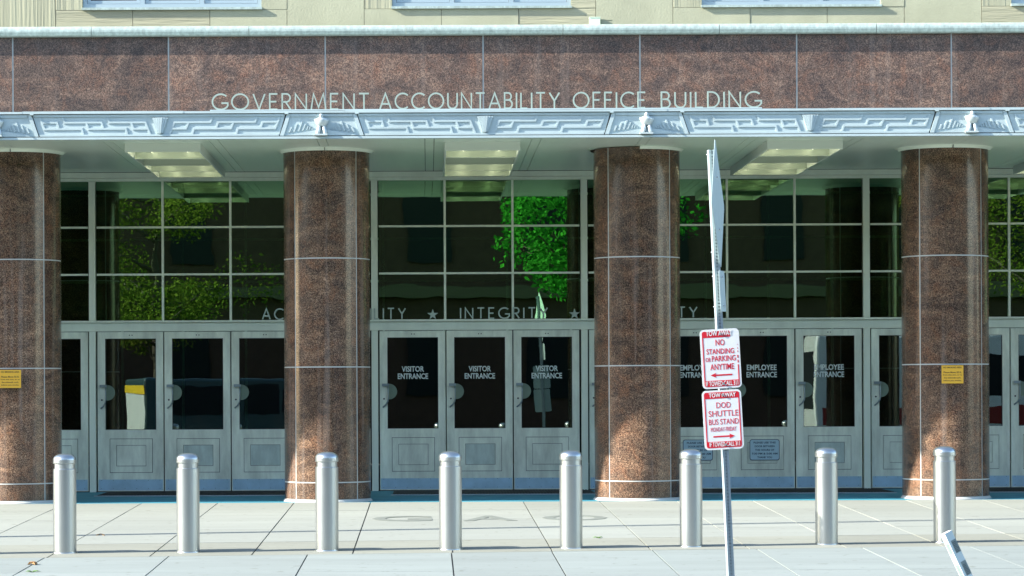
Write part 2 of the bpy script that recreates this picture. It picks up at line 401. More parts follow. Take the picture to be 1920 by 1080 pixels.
# near pavement: bed and single slabs with open joints
def yb1(x): return -10.22 + .098 * (x - .8)      # far edge of the grey band
def yb2(x): return -11.86 + .105 * (x - .8)      # near edge of the grey band
bed = MB()
bed.prism_xy([(-60, -18.3), (60, -18.3), (60, -3.8), (-60, -3.8)], lambda x, y: G(y) - .3, lambda x, y: G(y) - .013)
pav = struct(bed.build('pavement', M['joint']))
def slab(poly, m):
    dz = rnd.uniform(-.0012, .0012)
    MB().prism_xy(poly, lambda x, y: G(y) - .012, lambda x, y: G(y) + dz).build('paving_slab', m, pav)
xs = [-1.644 + .933 * k for k in range(-10, 13)]
g = .0065
for i in range(len(xs) - 1):
    a, b = xs[i] + g, xs[i + 1] - g
    rows = [-3.82, -5.45, -7.0, -8.6]
    for k in range(3): slab([(a, rows[k + 1] + .003), (b, rows[k + 1] + .003), (b, rows[k] - .003), (a, rows[k] - .003)], M['pave'])
    slab([(a, yb1(a) + .004), (b, yb1(b) + .004), (b, rows[3] - .003), (a, rows[3] - .003)], M['pave'])
    slab([(a, yb2(a) + .004), (b, yb2(b) + .004), (b, yb1(b) - .004), (a, yb1(a) - .004)], M['band'])
xl = [-7.5, -6.5, -5.3, -4.5, -3.53, -2.4, -1.126, .209, 1.15, 2.10, 3.09, 4.10, 5.13, 6.1, 7.1, 8.1, 9.0]
for i in range(len(xl) - 1):
    a, b = xl[i] + g, xl[i + 1] - g
    slab([(a, -14.0), (b, -14.0), (b, yb2(b) - .004), (a, yb2(a) - .004)], M['pave2'])
    slab([(a, -16.1), (b, -16.1), (b, -14.008), (a, -14.008)], M['pave2'])
    slab([(a, -18.29), (b, -18.29), (b, -16.108), (a, -16.108)], M['pave2'])
slab([(-59, -18.29), (-7.52, -18.29), (-7.52, yb2(-7.5) - .1), (-10.98, -11), (-10.98, -3.82), (-59, -3.82)], M['pave'])
slab([(9.02, -18.29), (59, -18.29), (59, -3.82), (9.62, -3.82), (9.62, -10), (9.02, yb2(9.02) - .1)], M['pave'])
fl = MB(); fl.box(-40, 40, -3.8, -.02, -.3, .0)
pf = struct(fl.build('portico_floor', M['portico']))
# inlaid letters G A O
gm = MB()
for ch, cxp, wp in (('G', 753, 112), ('A', 917, 100), ('O', 1076, 122)):
    X = (cxp - CX) / F * 31.05
    mb = MB(); text_into(mb, ch, 0, 0, wp / 168.9, .88, 0, .02, .002, True)
    mb.build('inlaid_letter', M['inlay'], pav, (X, -6.98, G(-6.98) + .0022), (.018, 0, 0))

# ------------------------------------------------------------------ the building
B = thing('office_building', 'grey and brown granite government office building with a canopy on round columns over glass doors', 'building')
PX = 138.0
BAY = 529 / PX
def X(px): return (px - CX) / PX
def Z(py): return EYE - (py + .4 - CY) / PX
XL, XR = X(697) - 2 * BAY, X(697) + 4 * BAY

# interior seen through the glass
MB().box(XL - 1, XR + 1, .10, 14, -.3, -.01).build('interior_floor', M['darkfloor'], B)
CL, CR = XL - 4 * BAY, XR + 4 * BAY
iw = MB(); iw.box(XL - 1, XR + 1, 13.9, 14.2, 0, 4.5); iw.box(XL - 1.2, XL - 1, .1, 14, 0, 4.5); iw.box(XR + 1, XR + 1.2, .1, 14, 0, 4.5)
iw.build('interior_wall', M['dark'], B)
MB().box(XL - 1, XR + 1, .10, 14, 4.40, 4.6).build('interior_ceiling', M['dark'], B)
# entrance wall members
zt, zg, zl, zr = 4.335, Z(337.5), Z(597), Z(618.5)
def alu(name, m='alum'): return name, M[m], B
MB().box(XL - 1, XR + 1, -.02, .09, zg, zt - .075).build('head_rail', M['alum'], B)
MB().box(XL - 1, XR + 1, -.05, .09, zt - .072, zt).build('cornice_strip', M['alum'], B)
MB().box(XL - 1, XR + 1, -.018, .09, zr, Z(602.5)).build('transom_rail', M['alum'], B)
MB().box(XL - 1, XR + 1, -.075, .09, Z(602), Z(598.6)).build('transom_ledge', M['alum'], B)
pil = MB().box(0, 12.2 / PX, -.035, .08, .0, zr - .002).mesh('post', M['alum'])
pil2 = MB().box(0, 12.2 / PX, -.035, .08, Z(598.2), zg - .002).mesh('post', M['alum'])
bars = MB().box(0, 4.2 / PX, -.012, .05, Z(598.2), zg - .002).mesh('glazing_bar', M['alum'])
vmu = MB().box(0, .035, 3.0, 3.06, 0, 4.4).mesh('vestibule_bar', M['vest'])
wpane = {}
rows = [(Z(597.2), Z(514.2)), (Z(510), Z(425.8)), (Z(421.6), Z(338))]
ybars = [(Z(513.8), Z(510.2)), (Z(425.4), Z(421.8))]
cells = [(711.5, 833.4), (837.2, 960.4), (964.4, 1088.0), (1104.5, 1223.8)]
hb = {}
for i in range(-2, 4):
    ox = i * BAY
    for px in (697, 1090):
        link('door_post', pil, B, (X(px) + ox, 0, 0)); link('window_post', pil2, B, (X(px) + ox, 0, 0))
    for px in (833.2, 960.2): link('glazing_bar', bars, B, (X(px) + ox, 0, 0))
    for k, (a, b) in enumerate(cells):
        for r, (z0, z1) in enumerate(rows):
            if (k, r) not in wpane: wpane[(k, r)] = MB().box(-.004, (b - a) / PX + .004, .018, .024, z0 - .003, z1 + .003).mesh('pane', M['glass'])
            link('pane', wpane[(k, r)], B, (X(a) + ox, rnd.uniform(0, .003), 0), (0, 0, R(rnd.uniform(-.06, .06))))
        for r, (z0, z1) in enumerate(ybars):
            if (k, r) not in hb: hb[(k, r)] = MB().box(.001, (b - a) / PX - .001, -.008, .05, z0, z1).mesh('glazing_bar', M['alum'])
            link('glazing_bar', hb[(k, r)], B, (X(a) + ox, 0, 0))
    for px in (711, 834, 961, 1090): link('vestibule_bar', vmu, B, (X(px) + ox, 0, 0))
vh = MB()
for z in (4.22, 3.57, 2.95, 2.3): vh.box(XL, XR, 3.005, 3.05, z, z + .035)
vh.build('vestibule_rail', M['vest'], B)
ed = MB()      # thresholds
ed.box(XL, XR, -.03, .09, -.001, .012).build('threshold', M['joint'], B)

# doors
def make_door(w, lines=None, dark=False, pos=(0, 0, 0)):
    H = (918 - 619.5) / PX
    s1, s2, tp, gb = 14.5 / PX, 13.5 / PX, 12.5 / PX, 115 / PX
    lf = MB()
    lf.box(0, s1, 0, .045, 0, H); lf.box(w - s2, w, 0, .045, 0, H); lf.box(s1, w - s2, 0, .045, H - tp, H)
    x0, x1, z0, z1 = w * .182, w * .835, 34.5 / PX, 98.5 / PX
    lf.box(s1, w - s2, .0, .045, z1, gb); lf.box(s1, w - s2, 0, .045, 0, z0)
    lf.box(s1, x0, 0, .045, z0, z1); lf.box(x1, w - s2, 0, .045, z0, z1)
    d = lf.build('door', M['door'], B, pos)
    pb = MB(); pb.frame(x0 + .006, x1 - .006, z0 + .006, z1 - .006, .083, -.006, .04); pb.build('raised_panel', M['door'], d)
    MB().box(x0, x1, .022, .0445, z0, z1).build('panel_back', M['joint'], d)
    MB().box(x0 + .094, x1 - .094, .002, .02, z0 + .094, z1 - .094).build('panel_field', M['door_p' if dark else 'door'], d)
    MB().box(s1 - .004, w - s2 + .004, .02, .026, gb - .004, H - tp + .004).build('pane', M['dglass'], d)
    gf = MB(); gf.frame(s1, w - s2, gb, H - tp, .006, .006, .019); gf.build('glazing_gasket', M['joint'], d)
    kp = MB().box(.012, w - .012, -.0035, -.0005, .012, .158); kp.build('kick_plate', M['kick'], d)
    sc = MB()
    for k in range(6): sc.disc((.05 + k * (w - .1) / 5, .035), .004, -.005, -.0034, 6)
    for k in range(6): sc.disc((.05 + k * (w - .1) / 5, .148), .004, -.005, -.0034, 6)
    for x in (.44, .475): sc.disc((w * x / .9, H - .045), .008, -.002, .001, 8)
    sc.build('screw', M['joint'], d)
    q = lambda px, py: ((px - 711.5) / PX, (918 - py) / PX)
    hd = MB(); (a, b), (c, e) = q(716, 718.5), q(729, 723.5)
    hd.box(a, c, -.05, -.001, e, b)
    pts = []
    for px, py in ((727, 722), (727.2, 735), (727.2, 746), (726.2, 752), (723, 758), (717.5, 763)):
        u = q(px, py); pts.append((u[0], -.045 if py < 755 else -.03 if py < 760 else -.006, u[1]))
    hd.tube(pts, .011, 8)
    hd.build('handle', M['handle'], d)
    u = q(719.5, 747); MB().disc(u, .012, -.007, -.001, 10).build('lock', M['joint'], d)
    u = q(729.5, 733.5); MB().disc(u, .105, .010, .0165, 28).build('push_disc', M['guard'], d)
    if lines:
        tm = MB()
        text_into(tm, lines[0][0], w * .5 + .005, (918 - 691.3) / PX, lines[0][1] / PX, 10.6 / PX, .0185, .022, .0005)
        text_into(tm, lines[1][0], w * .5 + .005, (918 - 704.8) / PX, lines[1][1] / PX, 10.6 / PX, .0185, .022, .0005)
        tag(tm.build('lettering', M['whiteprint'], d), kind='stuff')
    return d
ztd = Z(918)
protos = {}
for i in range(-2, 4):
    ox = i * BAY
    for k, (a, b) in enumerate([(712.0, 835.2), (837.4, 961.0), (963.2, 1087.0), (1105.0, 1223.2)]):
        kind = ('VISITOR' if i == 0 else 'EMPLOYEE' if i == 1 else None) if k < 3 else None
        dark = (i + 2) * 4 + k in (8 + 1, 4 + 2, 12 + 2, 5)
        key = (kind, k == 3, dark)
        loc = (X(a) + ox, 0, ztd)
        if key not in protos:
            ln = [(kind, 42 if kind == 'VISITOR' else 56), ('ENTRANCE', 57)] if kind else None
            protos[key] = make_door((b - a) / PX, ln, dark, loc); dd = protos[key]
        else:
            dd = copy_tree(protos[key], B); dd.location = loc
        if kind: dd['label'] = 'glazed door lettered %s ENTRANCE in white' % kind
dl = MB()
# columns
ZC = P(803, 276.5, 34.18)[2]
rad, Dc = .534, 34.72
courses = [(-.03, Z(905.5) - .0), None]
jz = [P(613, y, 34.18)[2] for y in (905, 688, 483.5)]
zb = [.035] + jz + [ZC]
colx = [-5.09 - 3.84 * 4, -5.09 - 3.84 * 3, -5.09 - 3.84 * 2, -5.09 - 3.84, -5.09, -1.252, 2.597, 6.42, 6.42 + 3.83, 6.42 + 3.83 * 2, 6.42 + 3.83 * 3, 6.42 + 3.83 * 4]
gq = .0070
panel_me = {}
for k in range(4):
    mb = MB(); z0 = zb[k] + (gq if k else 0); z1 = zb[k + 1] - (gq if k < 3 else 0)
    a0, a1 = gq / rad, math.pi / 2 - gq / rad
    mb.lathe([(rad - .05, z0), (rad, z0), (rad, z1), (rad - .05, z1)], 16, a0, a1)
    panel_me[k] = mb.mesh('granite_panel', M['gran_col'])
core_me = MB().lathe([(rad - .003, 0.0), (rad - .003, ZC)], 64).mesh('column', M['mortar'])
ring = MB().lathe([(rad + .006, ZC - .028), (rad + .022, ZC - .030), (rad + .028, ZC - .02), (rad + .05, ZC + .004), (rad + .085, ZC + .010), (rad + .085, ZC + .016)], 64)
ring_me = ring.mesh('cap_ring', M['alum'])
half_me = MB().lathe([(rad + .006, ZC - .028), (rad + .022, ZC - .030), (rad + .028, ZC - .02), (rad + .05, ZC + .004)], 32, -math.pi, -math.pi / 2 - .01).mesh('trim', M['alum'])
base_me = MB().lathe([(rad + .022, 0), (rad + .018, .012), (rad + .006, .024), (rad - .01, .034)], 64).mesh('base_bed', M['mortar'])
for ci, cx in enumerate(colx):
    col = link('column', core_me, B, (cx, -DD + Dc, 0))
    rot = 0.0
    for q in range(4):
        for k in range(4): link('granite_panel', panel_me[k], col, (0, 0, 0), (0, 0, rot + R(45) + q * math.pi / 2))
    if ci == 6:
        mb = MB()
        mb.lathe([(rad + .006, ZC - .028), (rad + .022, ZC - .030), (rad + .028, ZC - .02), (rad + .05, ZC + .004)], 48, -math.pi / 2, math.pi)
        mb.build('cap_ring', M['alum'], col)
        mb = MB(); mb.lathe([(rad + .05, ZC + .004), (rad + .085, ZC + .010), (rad + .085, ZC + .016)], 64); mb.build('cap_flange', M['vest'], col)
        link('loose_trim', half_me, col, (0, -.012, -.028), (R(-1.2), R(1.8), 0))
    else:
        link('cap_ring', ring_me, col)
        MB().box(-.003, .003, -rad - .055, -rad - .005, ZC - .032, ZC + .006).build('ring_seam', M['joint'], col)
    link('base_bed', base_me, col)

# soffit panels
ZS = 4.345; YF = -DD + 32.98
fx = [-3.17 + 3.833 * k for k in range(-1, 4)]
cuts = []
for f in fx: cuts += [f - .69, f - .58, f + .58, f + .69]
for c in colx: cuts += [c - .055, c + .055]
cuts = sorted(c for c in cuts if XL + .3 < c < XR - .3); cuts = [CL] + cuts + [CR]
MB().box(CL, CR, YF + .03, .05, ZS + .02, ZS + .06).build('soffit_backing', M['joint'], B)
for a, b in zip(cuts, cuts[1:]):
    MB().box(a + .0035, b - .0035, YF + .06, -.052, ZS - .004, ZS + .016).build('soffit_panel', M['soffit'], B, (0, 0, 0))
# canopy top slab, front lip and frieze
zf = lambda y: EYE - (y - CY) / F * 32.98
yr = lambda y: y  # measured near the image axis
MB().box(CL, CR, YF + .07, -3.7, ZS + .065, zf(211.5)).build('canopy_slab', M['frieze'], B)
MB().box(CL, CR, YF - .012, YF + .06, zf(259), zf(254.6)).build('front_lip', M['frieze'], B)
MB().box(CL, CR, YF + .02, YF + .07, zf(254.4), zf(212)).build('frieze_backing', M['joint'], B)
for a, b in ((CL, XL - 1.001), (XR + 1.001, CR)): MB().box(a, b, -.02, .3, 0, 4.4).build('side_wall', M['gran_fas'], B)
mm = MB(); x = CL
while x < CR:
    dz = rnd.uniform(-.003, .004)
    MB().box(x, min(x + 1.9, CR) - .002, YF - .03 + rnd.uniform(-.003, .003), YF + .3, zf(211), zf(206.5) + dz).build('top_ledge', M['frieze'], B); x += 1.9
FP = 3.833
sc = 159.0
def fpt(zx, zy): return (660 + zx / 8 - 909) / sc, zf(200 + zy / 8 + .5)
lines = [[(190, 135), (262, 310), (820, 310), (848, 400)], [(222, 212), (450, 212), (478, 305)], [(530, 135), (565, 212), (1115, 212), (1148, 305)],
         [(885, 212), (925, 309), (1480, 309), (1508, 400)], [(1200, 135), (1235, 212), (1775, 212), (1850, 400)], [(1560, 212), (1600, 309), (1815, 309)]]
zT, zB = zf(212.2), zf(253.2)
def relief(sign):
    mb = MB()
    for k, ln in enumerate(lines):
        pts = [(sign * fpt(*p)[0], fpt(*p)[1]) for p in ln]
        # bevelled ridge: wide low ribbon with narrow high one
        ribbon(mb, pts, .036, YF + .007 - .0004 * k, YF + .016); ribbon(mb, pts, .020, YF + .001 - .0004 * k, YF + .0068)
    return mb
half_w = (909 - 677) / sc
def panel_poly(xa, xb, xa2, xb2): return [(xa2, zB), (xb2, zB), (xb, zT), (xa, zT)]
mea_plate = MB().prism_xz(panel_poly((670 - 909) / sc, (1144.5 - 909) / sc, (683.5 - 909) / sc, (1132.5 - 909) / sc), YF + .012, YF + .03).mesh('meander_panel', M['frieze'])
rl, rr_ = relief(1).mesh('meander_ridge', M['frieze']), relief(-1).mesh('meander_ridge', M['frieze'])
fr = MB(); fr.box((672 - 909) / sc, (1142 - 909) / sc, YF - .004, YF + .012, zf(216.6), zT); fr.box((684 - 909) / sc, (1132 - 909) / sc, YF - .004, YF + .012, zB, zf(249.6))
fr_me = fr.mesh('panel_border', M['frieze'])
fan = MB()
for k in range(6):
    t0, t1 = -15 + k * 5.2, -15 + (k + 1) * 5.2; b0, b1 = t0 * .32, t1 * .32; zz = 250 - abs(k - 2.5) * .5
    hz = [0, 6, 12, 12, 5, 0][k]
    fan.prism_xz([(b0 / sc, zf(zz)), (b1 / sc, zf(zz)), (t1 / sc, zf(217)), (t0 / sc, zf(217))], YF - .028 + abs(k - 2.5) * .006, YF + .014, .10)
fan_me = fan.mesh('fan_ornament', M['frieze'])
# eagle panel
def ept(zx, zy): return (520 + zx / 9.6 - 603.5) / sc, zf(200 + zy / 9.6 + .3)
eg_plate = MB().prism_xz(panel_poly((537.5 - 603.5) / sc, (668.5 - 603.5) / sc, (526 - 603.5) / sc, (682 - 603.5) / sc), YF + .010, YF + .03).mesh('eagle_panel', M['frieze'])
eb = MB()
zi0, zi1 = zf(249.5), zf(217.5)
eb.prism_xz([((524.5 - 603.5) / sc, zB), ((532 - 603.5) / sc, zB), ((545 - 603.5) / sc, zT), ((538.5 - 603.5) / sc, zT)], YF - .006, YF + .012, .0)
eb.prism_xz([((675 - 603.5) / sc, zB), ((682 - 603.5) / sc, zB), ((668 - 603.5) / sc, zT), ((661 - 603.5) / sc, zT)], YF - .006, YF + .012, .0)
eb.box((545 - 603.5) / sc, (661 - 603.5) / sc, YF - .006, YF + .012, zi1, zT)
eb.prism_xz([((533 - 603.5) / sc, zB), ((674 - 603.5) / sc, zB), (.08, zf(243)), (-.08, zf(243))], YF - .014, YF + .012, .02)
eb_me = eb.mesh('panel_border', M['frieze'])
fe_me = []
for (bx, by, tx, ty, wd) in ((970, 402, 958, 372, 14), (1018, 405, 998, 340, 18), (1065, 412, 1035, 330, 22), (1140, 424, 1080, 288, 30), (1215, 434, 1145, 250, 34), (1298, 444, 1240, 296, 36), (1380, 452, 1335, 348, 34)):
    for s in (1, -1):
        f = lambda x, y: (s * ept(795 + (x - 795), y)[0] if s == 1 else -ept(x, y)[0] + 2 * ept(795, 0)[0], ept(x, y)[1])
        w2 = wd / 2
        poly = [f(bx - w2, by), f(bx + w2, by), f(tx + w2, ty), f(tx - w2, ty)]
        fe_me.append(MB().prism_xz(poly if s == 1 else poly[::-1], YF - .006, YF + .012, .10).mesh('wing_feather', M['frieze']))
eg = MB()
def ering(zx, zy, rx, ry, yo): 
    cx, cz = ept(zx, zy); return [(cx + rx / 9.6 / sc * math.cos(2 * math.pi * k / 16), YF - yo + ry * math.sin(2 * math.pi * k / 16), cz) for k in range(16)]
eg.loft([ering(798, 350, 60, .02, .01), ering(798, 335, 88, .035, .02), ering(797, 280, 102, .045, .025), ering(797, 235, 112, .05, .03), ering(796, 212, 108, .045, .03),
         ering(794, 198, 60, .035, .035), ering(792, 180, 36, .03, .045), ering(790, 160, 35, .032, .05), ering(790, 140, 32, .03, .05), ering(790, 122, 14, .012, .045)])
for s in (-1, 1):
    eg.loft([ering(797 + s * 66, 485, 38, .03, .03), ering(797 + s * 62, 450, 40, .032, .03), ering(797 + s * 50, 400, 40, .032, .025), ering(797 + s * 42, 340, 34, .03, .02)])
cxa, cza = ept(790, 165); eg.tube([(cxa, YF - .07, cza + .002), (cxa - .006, YF - .10, cza - .004), (cxa - .008, YF - .105, cza - .016)], [.012, .008, .002], 8)
x0, z0 = ept(668, 512); x1, z1 = ept(905, 484); eg.box(x0, x1, YF - .075, YF + .01, z0, z1)
for s in (-1, 1):      # shoulders of the folded wings
    eg.loft([ering(797 + s * 118, 208, 8, .008, .02), ering(797 + s * 108, 235, 22, .02, .02), ering(797 + s * 95, 280, 18, .018, .02), ering(797 + s * 80, 330, 8, .01, .015)])
eg_me = eg.mesh('eagle_figure', M['bird'])
clip_me = MB().box(-.022, .022, YF - .036, YF + .02, zf(213.2), zf(210.6)).mesh('clip', M['frieze'])
for k in range(-2, 4):
    cx = P(909, 235, 32.98)[0] + FP * k
    if XL < cx - 1.5 and cx + 1.5 < XR + .5:
        p = link('meander_panel', mea_plate, B, (cx, 0, 0))
        link('meander_ridge', rl, p); link('meander_ridge', rr_, p); link('panel_border', fr_me, p); link('fan_ornament', fan_me, p)
    ex = P(603.5, 235, 32.98)[0] + FP * k
    if XL < ex < XR:
        p = link('eagle_panel', eg_plate, B, (ex, 0, 0)); link('panel_border', eb_me, p); [link('wing_feather', f_, p) for f_ in fe_me]; link('eagle_figure', eg_me, p)
        link('clip', clip_me, p, (-.415, 0, 0)); link('clip', clip_me, p, (.415, 0, 0))
# granite fascia
DG = 34.25; YG = -DD + DG
zg0, zg1 = zf(211) - .1, P(803, 67, DG)[2]
jx = [P(px, 140, DG)[0] for px in (24, 316, 610, 906, 1200, 1494, 1784)]
st = (jx[-1] - jx[0]) / 6
jx = [jx[0] - st * k for k in range(9, 0, -1)] + jx + [jx[-1] + st * k for k in range(1, 10)]
MB().box(jx[0], jx[-1], YG + .008, YG + .2, zg0, zg1 + .02).build('fascia_bed', M['mortar'], B)
for a, b in zip(jx, jx[1:]):
    MB().box(a + .009, b - .009, YG + rnd.uniform(-.001, .001), YG + .0075, zg0, zg1).build('granite_panel', M['gran_fas'], B)
# gutter
GR = 19 / F * DG / 2; gz = P(803, 57.5, DG)[2]
gj = [P(px, 57, 34.1)[0] for px in (170, 466, 761, 1056, 1350, 1645)]
sg = (gj[-1] - gj[0]) / 5; gj = [gj[0] - sg * k for k in range(8, 0, -1)] + gj + [gj[-1] + sg * k for k in range(1, 9)]
for a, b in zip(gj, gj[1:]):
    prof = [(YG + .01, gz + GR + .006)] + [(YG - .05 - .05 * math.cos(R(t)), gz + GR * math.sin(R(t))) for t in (90, 70, 50, 30, 10, -10, -30, -50, -70, -90)] + [(YG + .01, gz - GR)]
    m = MB().prism_yz(prof, a + .003, b - .003); 
    m.build('gutter', M['gutter'], B)
# limestone wall above
DW = 34.6; YW = -DD + DW
def wpt(px, py): return P(px, py, DW)
z_base = gz - .03; z_c = wpt(803, 16)[2]; z_w = wpt(803, 12)[2]
MB().box(wpt(-900, 0)[0], wpt(2800, 0)[0], YW + .06, YW + .4, z_base - 1.2, 8.6).build('wall_core', M['joint'], B)
px0 = 104.0; pstep = 144.7
kinds = {1: 'lime_h', 4: 'lime', 5: 'lime', 6: 'lime_h', 0: 'lime_h', 2: 'lime', 9: 'lime', 8: 'lime', 10: 'lime', 12: 'lime_h', 7: 'lime_h'}
for i in range(-6, 18):
    a, b = wpt(px0 + i * pstep, 30)[0], wpt(px0 + (i + 1) * pstep, 30)[0]
    pier = i % 4 == 3
    top = 8.6 if pier else z_c - .004
    m = 'lime' if pier else kinds.get(i, 'lime')
    if i == -1: m = 'lime_v'
    MB().box(a + .003, b - .003, YW + rnd.uniform(-.003, .003), YW + .058, z_base, top if not pier else 7.2).build('stone_block', M[m], B)
    if pier: MB().box(a + .003, b - .003, YW + rnd.uniform(-.003, .003), YW + .058, 7.206, 8.6).build('stone_block', M['lime'], B)
# windows between piers
for k in range(-1, 4):
    zl_, zr_ = px0 + (k * 4) * pstep, px0 + (k * 4 + 3) * pstep
    wa, wb = 155 + k * 580.5, 490 + k * 580.5
    A0, A1, W0, W1 = wpt(zl_, 5)[0], wpt(zr_, 5)[0], wpt(wa, 5)[0], wpt(wb, 5)[0]
    for (a, b, mm_) in ((A0, W0, 'lime_v'), (W1, A1, 'lime_h' if k % 2 else 'lime')):
        for z0, z1 in ((z_c, 7.1), (7.106, 8.1)):
            MB().box(a + .003, b - .003, YW + rnd.uniform(-.003, .003), YW + .058, z0, z1).build('stone_block', M[mm_], B)
    MB().box(A0 + .003, A1 - .003, YW, YW + .058, 8.106, 8.6).build('stone_block', M['lime'], B)
    win = MB(); win.frame(W0, W1, z_w, 8.1, .05, YW + .03, YW + .10)
    third = (W1 - W0) / 3
    for q in (1, 2): win.box(W0 + third * q - .03, W0 + third * q + .03, YW + .03, YW + .10, z_w + .05, 8.05)
    wn = win.build('window', M['winframe'], B)
    for q in range(3):
        c0, c1 = W0 + third * q + (.05 if q == 0 else .03), W0 + third * (q + 1) - (.05 if q == 2 else .03)
        sf = MB(); sf.frame(c0 + .004, c1 - .004, z_w + .055, 8.04, .04, YW + .045, YW + .085); sf.build('sash', M['winframe'], wn)
        MB().box(c0 + .04, c1 - .04, YW + .062, YW + .068, z_w + .09, 8.01).build('pane', M['wglass'], wn)
    MB().box(W0 - .01, W1 + .01, YW - .035, YW + .05, z_w - .03, z_w - .001).build('sill', M['gutter'], wn)
    MB().box(W0, W1, YW + .30, YW + .32, z_w, 8.1).build('blind', M['dark'], wn)

# ------------------------------------------------------------------ lettering on the building
YL = YF + .05; zl0 = zf(204.0 + .3)
t = thing('roof_lettering', 'thin pale metal letters reading GOVERNMENT ACCOUNTABILITY OFFICE BUILDING on top of the canopy edge', 'lettering', (0, YL, 0))
def fxp(px): return P(px, 190, 32.98 + .05)[0]
for wd, a, b in (('GOVERNMENT', 397, 693), ('ACCOUNTABILITY', 711, 1050), ('OFFICE', 1074, 1211), ('BUILDING', 1239, 1427)):
    zc = P((a + b) / 2, 204.5, 33.03)[2] if False else zl0
    stroke_word(t, wd, fxp(a), fxp(b), zl0, 31.5 / 158.5, .0170, -.012, .012, .30)
MB().box(fxp(394), fxp(1428), -.03, .03, zf(206.4) + .005, zl0 + .004).build('letter_rail', M['frieze'], t)
t = thing('motto_lettering', 'small pale metal letters and stars spelling ACCOUNTABILITY INTEGRITY RELIABILITY on the ledge above the doors', 'lettering', (0, -.05, Z(598.6) + .001))
for wd, a, b in (('ACCOUNTABILITY', 492, 762), ('INTEGRITY', 863, 1028), ('RELIABILITY', 1128, 1308)):
    stroke_word(t, wd, X(a), X(b), 0, 22 / PX, .0175, -.006, .006, .42)
for px in (812, 1077.5):
    poly = []
    for k in range(10):
        r = (10.5 if k % 2 == 0 else 4.1) / PX; a = R(90 + 36 * k); poly.append((r * math.cos(a), r * math.sin(a)))
    MB().prism_xz(poly, -.008, .006).build('star', M['letter'], t, (X(px), 0, 8.6 / PX))

# ------------------------------------------------------------------ ceiling lights
def make_light():
    o = thing('ceiling_light', 'x', 'ceiling light', (0, 0, 0), 0, 'long louvred ceiling lights under the canopy')
    L0, L1, wv, h = -DD + 33.5 + 2.05, 2.05, .453, .105
    hs = MB(); hs.box(-wv, wv, -2.05, -2.03, -h, 0); hs.box(-wv, wv, 2.03, 2.05, -h, 0)
    hs.box(-wv, -wv + .02, -2.03, 2.03, -h, 0); hs.box(wv - .02, wv, -2.03, 2.03, -h, 0); hs.box(-wv + .02, wv - .02, -2.03, 2.03, -.01, -.001)
    hs.build('housing', M['fixture'], o)
    for k in range(1, 4):
        y = -2.05 + 4.1 * k / 4
        MB().box(-wv + .02, wv - .02, y - .006, y + .006, -h + .006, -.012).build('louvre_blade', M['reflector'], o)
        MB().box(-wv + .02, wv - .02, y - .012, y + .012, -h, -h + .0055).build('blade_edge', M['fixture'], o)
    MB().box(-wv + .02, wv - .02, 2.018, 2.0295, -h + .006, -.012).build('end_reflector', M['reflector'], o)
    for c_ in range(4):
        for x in (-.22, .22):
            y0_ = -2.05 + 4.1 * c_ / 4
            tb = MB(); tb.tube([(x, y0_ + .07, -.022), (x, y0_ + .93, -.022)], .008, 8); tb.build('fluorescent_tube', M['tube'] if c_ != 1 else M['fixture'], o)
    rf = MB(); rf.box(-wv + .02, wv - .02, -2.02, 2.02, -.016, -.011); rf.build('reflector', M['reflector'], o)
    return o
lt = make_light()
lab = ['left of the leftmost column', 'between the two left columns', 'above the VISITOR ENTRANCE doors', 'above the EMPLOYEE ENTRANCE doors', 'at the right edge beyond the last column']
for k, f in enumerate(fx):
    o = lt if k == 0 else copy_tree(lt)
    o.location = (f, -DD + 33.5 + 2.05, ZS - .005)
    if k == 3: o.location.x += .03
    o['label'] = 'long louvred ceiling light with yellow tubes ' + lab[k]

# ------------------------------------------------------------------ small fixed things
def nosmoke(loc, label):
    o = thing('no_smoking_sign', label, 'sign', loc, 0, 'yellow no smoking signs on the columns')
    w_, h_ = .265, .22
    mb = MB(); mb.box(-w_ / 2, w_ / 2, 0, .008, -h_ / 2, h_ / 2); mb.build('plate', M['yellow'], o)
    tm = MB()
    for k, (s, ww) in enumerate((('NO SMOKING AREA', .225), ('Please Move 50 ft.', .22), ('from this sign, or to', .235), ('the sidewalk curb,', .21), ('before you smoke.', .22))):
        z = .085 if k == 0 else .048 - (k) * .034 + .012
        text_into(tm, s, 0, z, ww, .022, -.0005, .02, .0005)
    tag(tm.build('lettering', M['brownprint'], o), kind='stuff')
    br = MB(); br.box(-.1, -.08, .008, .05, -.02, .02); br.box(.08, .1, .008, .05, -.02, .02); br.build('mounting_clip', M['joint'], o)
p = P(20, 710.5, 34.12); nosmoke((p[0] - .005, p[1] - .01, p[2]), 'yellow no smoking sign on the leftmost column, cut by the photo edge')
p = P(1786, 702, 34.12); nosmoke((p[0], p[1], p[2]), 'yellow no smoking sign on the rightmost column above the bollard')
def notice(px, label):
    o = thing('door_notice', label, 'sign', (X(px), -.008, Z(848.5) + .02), 0, 'pale blue notices on the employee doors')
    MB().prism_xz(rrect(.406, .285, .03), 0, .003).build('plate', M['navy'], o)
    MB().prism_xz(rrect(.390, .269, .026), -.0012, -.0002).build('face', M['notice'], o)
    tm = MB()
    for k, (s, ww) in enumerate((('PLEASE USE THIS', .30), ('DOOR BETWEEN', .27), ('THE HOURS OF', .26), ('7:30 PM & 5:00 AM', .35), ('THANK YOU', .20))):
        text_into(tm, s, 0, .098 - .05 * k, ww, .026, -.0016, .03, .0005)
    tag(tm.build('lettering', M['navy'], o), kind='stuff')
notice(1433, 'pale blue door hours notice wholly visible right of the sign post')
notice(1308, 'pale blue door hours notice half hidden behind a bollard and the post')
